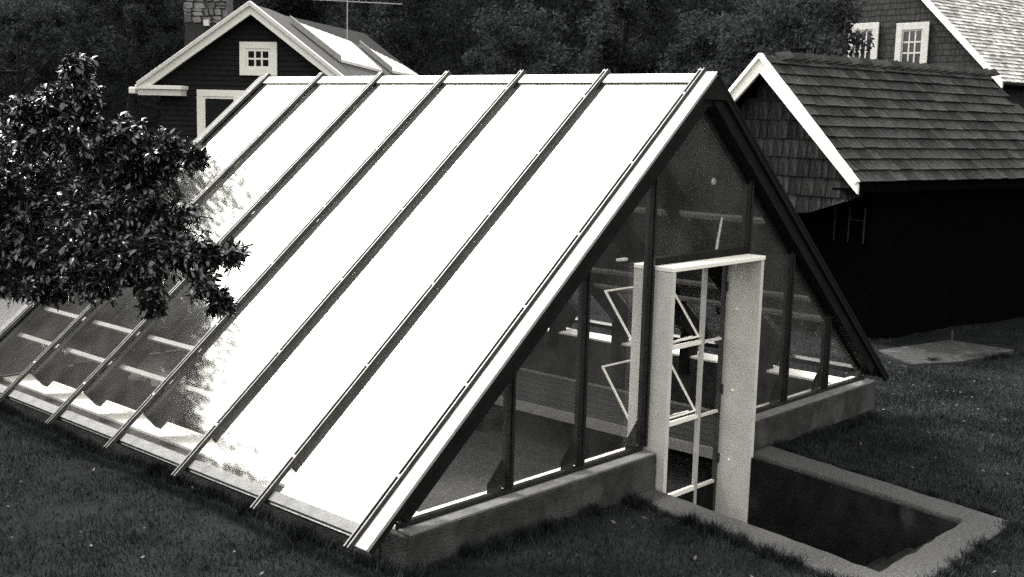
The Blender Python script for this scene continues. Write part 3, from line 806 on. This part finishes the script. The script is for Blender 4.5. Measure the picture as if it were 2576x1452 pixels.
# stone chimney on a rendered base
def cp(x, y, dep=32.2): return at(x, y, dep)
cb = cp(448, 122); cbr = cp(600, 122); ct = cp(466, 60); ctr = cp(570, 60); cu = cp(466, -60); cur = cp(570, -60)
bk = CAM_F.copy(); bk[2] = 0; bk /= np.linalg.norm(bk)
ch = MB().quad_hull([cb - ZV * 3, cbr - ZV * 3, cbr + bk * 1.0 - ZV * 3, cb + bk * 1.0 - ZV * 3, ct, ctr, ctr + bk * .9, ct + bk * .9]).build('chimney', M_render, house, origin=ct)
ax = (ctr - ct); cw = np.linalg.norm(ax); ax /= cw
MB().obox(ct + bk * .05 + ax * .02, ax * (cw - .04), bk * .8, ZV * 1.5).build('core', M_mortar, ch, origin=ct)
for face in range(2):
    o_, d_, n_ = (ct, ax, -bk) if face == 0 else (ct + bk * .85, -bk, -ax)
    wid = cw if face == 0 else .8
    z = .01
    while z < 1.5:
        hh = r.uniform(.13, .26); x = r.uniform(-.03, 0)
        while x < wid - .02:
            w = min(r.uniform(.12, .36), wid - x + .02); gp_ = .010
            cells = [(0, hh)] if r.uniform() < .6 or w < .16 else [(0, hh * r.uniform(.35, .6))]
            if cells[0][1] < hh: cells.append((cells[0][1], hh))
            for z_a, z_b in cells:
                jz = r.uniform(-.018, .018)
                p = o_ + d_ * (x + gp_) + ZV * (z + z_a + gp_ + jz) - n_ * .06
                h2 = (z_b - z_a) - 2 * gp_ + r.uniform(-.01, .02); ww = w - 2 * gp_
                depth = n_ * (.075 + r.uniform(0, .05))
                k1, k2, k3, k4 = (r.uniform(.05, .4) for _ in range(4))
                out = [p + d_ * ww * k1, p + d_ * ww * (1 - k2 * .4) + ZV * h2 * .03, p + d_ * ww + ZV * h2 * k3, p + d_ * ww * (1 - k4 * .6) + ZV * h2, p + d_ * ww * k2 * .5 + ZV * h2 * .97, p + ZV * h2 * (1 - k4)]
                MB().prism(out, depth).build('stone', M_stone, ch, origin=p, bevel=.014)
            x += w
        z += hh
ps = cp(512, 65, 32.1)
MB().obox(ps, ax * .14, bk * .12, ZV * .17).build('stone', M_white_old, ch, origin=ps)

# television aerial on the roof
ap_ = hz(4.5, -.85, -.75)
ae = thing('television_aerial', 'thin television aerial with long horizontal boom above the bright roof', 'aerial', ap_)
MB().tube([ap_ - ZV * .1, ap_ + ZV * 1.36], .016, 6).build('mast', M_flash, ae, origin=ap_)
bd = np.array([.70, -.71, .0]); bd = bd / np.linalg.norm(bd); bt = ap_ + ZV * 1.24
p0, p1 = bt - bd * 1.02 + ZV * .03, bt + bd * 1.55 - ZV * .03
MB().tube([p0, p1], .014, 6).build('boom', M_flash, ae, origin=bt)
ed = np.array([.62, .60, .0])
for k in range(14):
    q = p0 * (1 - k / 13) + p1 * (k / 13)
    L_ = .55 - .022 * k
    MB().tube([q - ed * L_ + ZV * .016, q + ed * L_ + ZV * .016], .010, 5).build('element', M_flash, ae, origin=q)

# ------------------------------------------------------------------ large shingled house, upper right
QB = at(2505, 180, 30.0)
def bh(a, b_, c): return QB + E1 * a + E2 * b_ + ZV * c
big = thing('large_house', 'tall dark shingled house with white windows and silvery shingle roof', 'house', bh(3, 3, -4.8))
PB = 1.93 / 2.06
MB().prism([bh(.1, .25, -4.9), bh(.1, 4.0, -4.9), bh(.1, 5.3, -4.9), bh(.1, 5.3, 1.8), bh(.1, 4.2, 4.2 * PB - .1), bh(.1, .25, .25 * PB - .12)], E1 * 6).build('wall', M_wallsh, big, origin=bh(1, 3, -1))
mb = MB(); z = -1.2
while z < 3.4:
    x = max(.3, z / PB + .12)
    while x < 5.2:
        w = r.uniform(.10, .24); zz = r.uniform(-.012, .012)
        mb.quad_hull([bh(.080, x + .006, z + zz), bh(.098, x + .006, z + zz), bh(.098, x + w - .006, z + zz), bh(.080, x + w - .006, z + zz),
                      bh(.088, x + .006, z + .17), bh(.098, x + .006, z + .17), bh(.098, x + w - .006, z + .17), bh(.088, x + w - .006, z + .17)])
        x += w
    z += .165
tag(mb.build('wall_shingles', M_wallsh, big, origin=bh(0, 3, 0)), kind='stuff')
UB = (E2 + ZV * PB); UB /= np.linalg.norm(UB); NB = np.cross(E1, UB)
MB().obox(bh(-.1, -.3, -.3 * PB), E1 * 12, UB * 5.2, NB * -.08).build('roof', M_dkroof, big, origin=bh(4, 1, 1))
mb = MB()
for k in range(34):
    x = -.14 + r.uniform(0, .05)
    while x < 5.5:
        w = r.uniform(.12, .30)
        base = bh(0, -.3, -.3 * PB) + E1 * x + UB * (k * .15); l0 = .035 + r.uniform(0, .02)
        ww = E1 * (w - .012)
        mb.quad_hull([base, base + ww, base + ww + UB * .18, base + UB * .18, base + NB * l0, base + ww + NB * l0, base + ww + UB * .18 + NB * .012, base + UB * .18 + NB * .012])
        x += w
tag(mb.build('roof_shingles', M_sroof, big, origin=bh(3, 1, 1)), kind='stuff')
p0, p1 = bh(-.12, -.3, -.3 * PB - .02), bh(-.12, 4.4, 4.4 * PB - .02)
MB().prism([p0 + ZV * .06, p1 + ZV * .06, p1 - ZV * .13, p0 - ZV * .13], -E1 * .07).build('rake_board', M_white, big, origin=p0, bevel=.006)
def bw(u, x, z): return bh(u, x, z)
for x0, x1, z0, z1 in ((2.04, 3.06, .02, 1.36), (3.63, 4.62, .12, 1.42)):
    sash_window(big, x0, x1, z0, z1, 3, 3, .19, u0=.058, fn=bw, wm=M_cream, inner=.035)

# ------------------------------------------------------------------ trees
def leaf_cloud(centers, radii, n_per, size, seed, flat=.7, quad=True):
    r = np.random.default_rng(seed)
    out = []
    for c, R in zip(centers, radii):
        n = int(n_per)
        d = r.normal(0, 1, (n, 3)); d /= np.linalg.norm(d, axis=1)[:, None]
        rad = R * r.uniform(0, 1, n) ** .45
        P = c + d * rad[:, None] * np.array([1, 1, flat])
        out.append(P)
    P = np.concatenate(out); n = len(P)
    t = r.normal(0, 1, (n, 3)); t /= np.linalg.norm(t, axis=1)[:, None]
    b_ = np.cross(t, r.normal(0, 1, (n, 3))); b_ /= np.linalg.norm(b_, axis=1)[:, None]
    s = size * r.uniform(.5, 1.3, n)[:, None]
    V = np.stack([P - t * s, P - b_ * s * .45, P + t * s, P + b_ * s * .45], 1).reshape(-1, 3)
    return V, np.arange(len(V)).reshape(-1, 4)

def crown_lobes(rx, ry, rz, n, seed):
    r = np.random.default_rng(seed)
    d = r.normal(0, 1, (n, 3)); d /= np.linalg.norm(d, axis=1)[:, None]
    k = r.uniform(.45, 1.0, n)
    C = d * k[:, None] * np.array([rx, ry, rz])
    R = r.uniform(.16, .34, n) * (rx + rz) / 2
    return C, R

def tree_mesh(seed, w, h, n_lobes=46, n_per=230, size=.10):
    C, R = crown_lobes(w * .42, w * .42, h * .36, n_lobes, seed)
    C[:, 2] += h * .60
    V, F = leaf_cloud(C, R, n_per, size, seed)
    mb = MB(); rr = np.random.default_rng(seed)
    mb.tube([(0, 0, -.3), (.05, 0, h * .25), (.1 * rr.normal(), .1 * rr.normal(), h * .5), (0, 0, h * .8)], [.028 * h ** .8, .022 * h ** .8, .014 * h ** .8, .004 * h ** .8], 8)
    for k in range(7):
        c = C[rr.integers(len(C))]; z = h * rr.uniform(.3, .55)
        mb.tube([(0, 0, z), (c[0] * .5, c[1] * .5, (z + c[2]) / 2 + .1), tuple(c)], [.011 * h ** .8, .007 * h ** .8, .003 * h ** .8], 5)
    return V, F, mb

protos = []
def make_tree(kind, name, label, grp, pos, scale, rot):
    root = thing(name, label, 'tree', pos, grp)
    if kind not in dict(protos):
        V, F, mb = tree_mesh(100 + kind, (5.5, 6.5, 5.0, 6.0, 5.2)[kind], (8.5, 8.0, 9.5, 8.5, 9.0)[kind], 46 if kind < 3 else 110, 230 if kind < 3 else 420, .10 if kind < 3 else .065)
        crown = fast_mesh('crown', V, F, M_far); trunk = mb.build('trunk', M_bark)
        protos.append((kind, (crown, trunk)))
    else:
        crown, trunk = (o.copy() for o in dict(protos)[kind])
        COL.objects.link(crown); COL.objects.link(trunk)
    for o in (crown, trunk):
        o.parent = root; o.location = (0, 0, 0)
    root.scale = (scale, scale, scale); root.rotation_euler = (0, 0, rot)
    return root

GRP = 'trees on the wooded slope'
spots = [  # frame x, depth, scale, kind, label
    (60, 40, .92, 0, 'dark leafy tree filling the top left corner of the slope'),
    (330, 44, 1.0, 1, 'dark leafy tree just left of the stone chimney'),
    (720, 50, 1.05, 2, 'dark leafy tree rising behind the house apex and chimney'),
    (1010, 46, .95, 0, 'dark leafy tree behind the right end of the aerial boom'),
    (1290, 42, .90, 1, 'dark leafy tree above the middle of the greenhouse ridge'),
    (1560, 45, 1.0, 2, 'dark leafy tree between greenhouse ridge middle and shed'),
    (1830, 41, .95, 0, 'dark leafy tree above the peak of the greenhouse front'),
    (2080, 43, 1.05, 1, 'dark leafy tree behind the left edge of the large shingled house'),
]
for i, (x, dep, sc_, kd, lab) in enumerate(spots):
    p = at(x, 400, dep); p[2] = float(ground_z(p[0], p[1])) - .1
    make_tree(kd, 'leafy_tree', lab, GRP, p, sc_, i * 1.7)
p = at(1975, 300, 29); p[2] = float(ground_z(p[0], p[1]))
make_tree(2, 'slender_tree', 'slim feathery tree covering the left window edge of the large house', GRP, p, .84, .4)
p = at(1830, 300, 30); p[2] = float(ground_z(p[0], p[1]))
make_tree(0, 'leafy_tree', 'low leafy tree directly behind the shed apex', GRP, p, .62, 2.4)
# tall trees beyond the left edge of the frame: the roof glass mirrors them
for i, (az_, dist, sc_, kd, lab) in enumerate(((94, 20, 1.74, 3, 'tall tree left of the gabled house, mirrored in the upper left roof panes'), (100, 18, 1.50, 4, 'tall tree mirrored in the roof glass beside the overhanging leaves'),
                                               (107, 17, 1.28, 3, 'tall tree outside the left edge, mirrored above the left eave'), (116, 16, 1.5, 4, 'tall tree farthest outside the left edge, mirrored in the lowest panes'))):
    p = np.array([-2.5, 2.5, 0]) + azv(az_) * dist; p[2] = float(ground_z(p[0], p[1]))
    make_tree(kd, 'tall_tree', lab, 'tall trees beyond the left edge', p, sc_, i * 2.2)

# the wood that closes the view: one mass
r = np.random.default_rng(21)
cs = []; rs = []
for k in range(2300):
    if k < 1700:
        a = r.uniform(8, 76); dd = r.uniform(40, 62) if a > 14 else r.uniform(44, 62); zz = r.uniform(-.5, 10.0)
    elif k < 1950:
        a = r.uniform(76, 135); dd = r.uniform(34, 62); zz = r.uniform(0, 9)
    else:
        a = r.uniform(-75, 8); dd = r.uniform(26, 55); zz = r.uniform(0, 8)
    q = azv(a) * dd; z = float(ground_z(q[0], q[1])) + zz
    cs.append(np.array([q[0], q[1], z])); rs.append(r.uniform(.8, 2.2))
V, F = leaf_cloud(cs, rs, 150, .15, 22)
tag(fast_mesh('woods', V, F, M_far), 'dark wooded hillside closing the view behind the houses', 'woods', kind='stuff')
# apple tree reaching in from the left
def leafy(points, dirs, size, seed):
    """pointed folded leaves, eight corners each"""
    r = np.random.default_rng(seed); n = len(points)
    t = dirs + r.normal(0, .55, (n, 3)); t[:, 2] -= .25; t /= np.linalg.norm(t, axis=1)[:, None]
    b_ = np.cross(t, np.array([0, 0, 1.0]) + r.normal(0, .6, (n, 3))); b_ /= np.linalg.norm(b_, axis=1)[:, None]
    nn = np.cross(b_, t)
    s = (size * r.uniform(.5, 1.5, n))[:, None]
    w = s * r.uniform(.15, .26, n)[:, None]; curl = s * r.uniform(-.05, .30, n)[:, None]; fold = w * r.uniform(.1, .6, n)[:, None]
    P = points
    m0 = P; m1 = P + t * s * .35 + nn * curl * .25; m2 = P + t * s * .72 + nn * -curl * .05; m3 = P + t * s - nn * curl
    l1 = m1 + b_ * w + nn * fold; r1 = m1 - b_ * w + nn * fold
    l2 = m2 + b_ * w * .72 + nn * fold * .7; r2 = m2 - b_ * w * .72 + nn * fold * .7
    V = np.stack([m0, m1, m2, m3, l1, r1, l2, r2], 1).reshape(-1, 3)
    base = (np.arange(n) * 8)[:, None]
    F = np.concatenate([base + np.array([[0, 1, 4, 4]]), base + np.array([[0, 5, 1, 1]]), base + np.array([[1, 2, 6, 4]]), base + np.array([[1, 5, 7, 2]]), base + np.array([[2, 3, 6, 6]]), base + np.array([[2, 7, 3, 3]])])
    return V, F

def tri_mesh(name, V, F4, m, parent, origin):
    F3 = np.concatenate([F4[:, [0, 1, 2]], F4[F4[:, 2] != F4[:, 3]][:, [0, 2, 3]]])
    return fast_mesh(name, V, F3, m, parent, smooth=True, origin=origin)

tb = at(-420, 500, 6.2); tb[2] = float(ground_z(tb[0], tb[1])) - .05
apple = thing('apple_tree', 'glossy dark leaved fruit tree reaching in over the left roof corner', 'tree', tb)
lobes = [(60, 500, 190, 6.2), (-60, 420, 180, 6.3), (190, 330, 95, 6.1), (205, 235, 62, 6.1), (200, 170, 34, 6.05), (90, 330, 80, 6.2), (60, 280, 40, 6.1), (330, 440, 105, 6.2), (260, 560, 130, 6.0),
         (410, 430, 50, 6.2), (400, 560, 110, 6.1), (470, 640, 70, 6.0), (330, 650, 110, 5.9), (530, 650, 34, 6.0), (510, 715, 36, 5.9), (200, 660, 110, 6.0), (60, 650, 90, 6.1), (380, 735, 36, 5.9), (250, 720, 42, 5.9), (130, 720, 40, 6.0),
         (-200, 560, 200, 6.3), (-180, 380, 170, 6.2), (-330, 480, 180, 6.2), (450, 380, 26, 6.1), (-60, 640, 100, 6.1), (20, 715, 45, 6.0), (400, 380, 60, 6.1), (310, 350, 60, 6.1), (255, 420, 90, 6.1), (385, 768, 24, 5.9), (555, 765, 30, 5.9), (480, 400, 28, 6.0), (590, 640, 20, 6.0), (150, 260, 50, 6.1), (90, 735, 30, 5.9)]
pts = []; dirs = []; tw = MB(); limb = MB()
r = np.random.default_rng(31)
fork = at(-330, 620, 6.2)
limb.tube([tb, tb + (fork - tb) * .5 + np.array([.04, .03, 0]), fork], [.11, .085, .07], 10)
for (x, y, rad, dep) in lobes:
    c = at(x, y, dep); R = rad / 2919.2 * dep
    mid_ = (fork + c) / 2 + np.array([0, 0, .10]) + r.normal(0, .05, 3)
    if rad > 85: limb.tube([fork, (fork + mid_) / 2 + r.normal(0, .05, 3), mid_, c], [.018, .014, .009, .003], 6)
    n_tw = int(24 + 215 * (rad / 190.) ** 1.6)
    for k in range(n_tw):
        d = r.normal(0, 1, 3); d /= np.linalg.norm(d); d[2] = d[2] * .9 + .05
        e = c + d * R * r.choice([r.uniform(.5, 1.0), r.uniform(.95, 1.28)], p=[.72, .28]); s0 = c + d * R * r.uniform(.0, .3) + r.normal(0, .02, 3)
        bend = (s0 + e) / 2 + r.normal(0, .03, 3)
        tw.tube([s0, bend, e], [.006, .0045, .0025], 4, caps=False)
        nl = r.integers(11, 19)
        f = r.uniform(.15, 1.02, nl)[:, None]
        P = s0 * (1 - f) ** 2 + 2 * bend * f * (1 - f) + e * f ** 2
        pts.append(P); dirs.append(np.repeat(((e - s0) / (np.linalg.norm(e - s0) + 1e-6))[None], nl, 0) * .5 + r.normal(0, .5, (nl, 3)))
pts = np.concatenate(pts); dirs = np.concatenate(dirs)
V, F = leafy(pts, dirs, .041, 33)
tri_mesh('crown', V, F, M_leaf, apple, at(60, 480, 6.2))
limb.build('trunk', M_bark, apple, smooth=True, origin=tb)
tw.build('twigs', M_bark, apple, origin=fork)
print('leaves', len(pts))
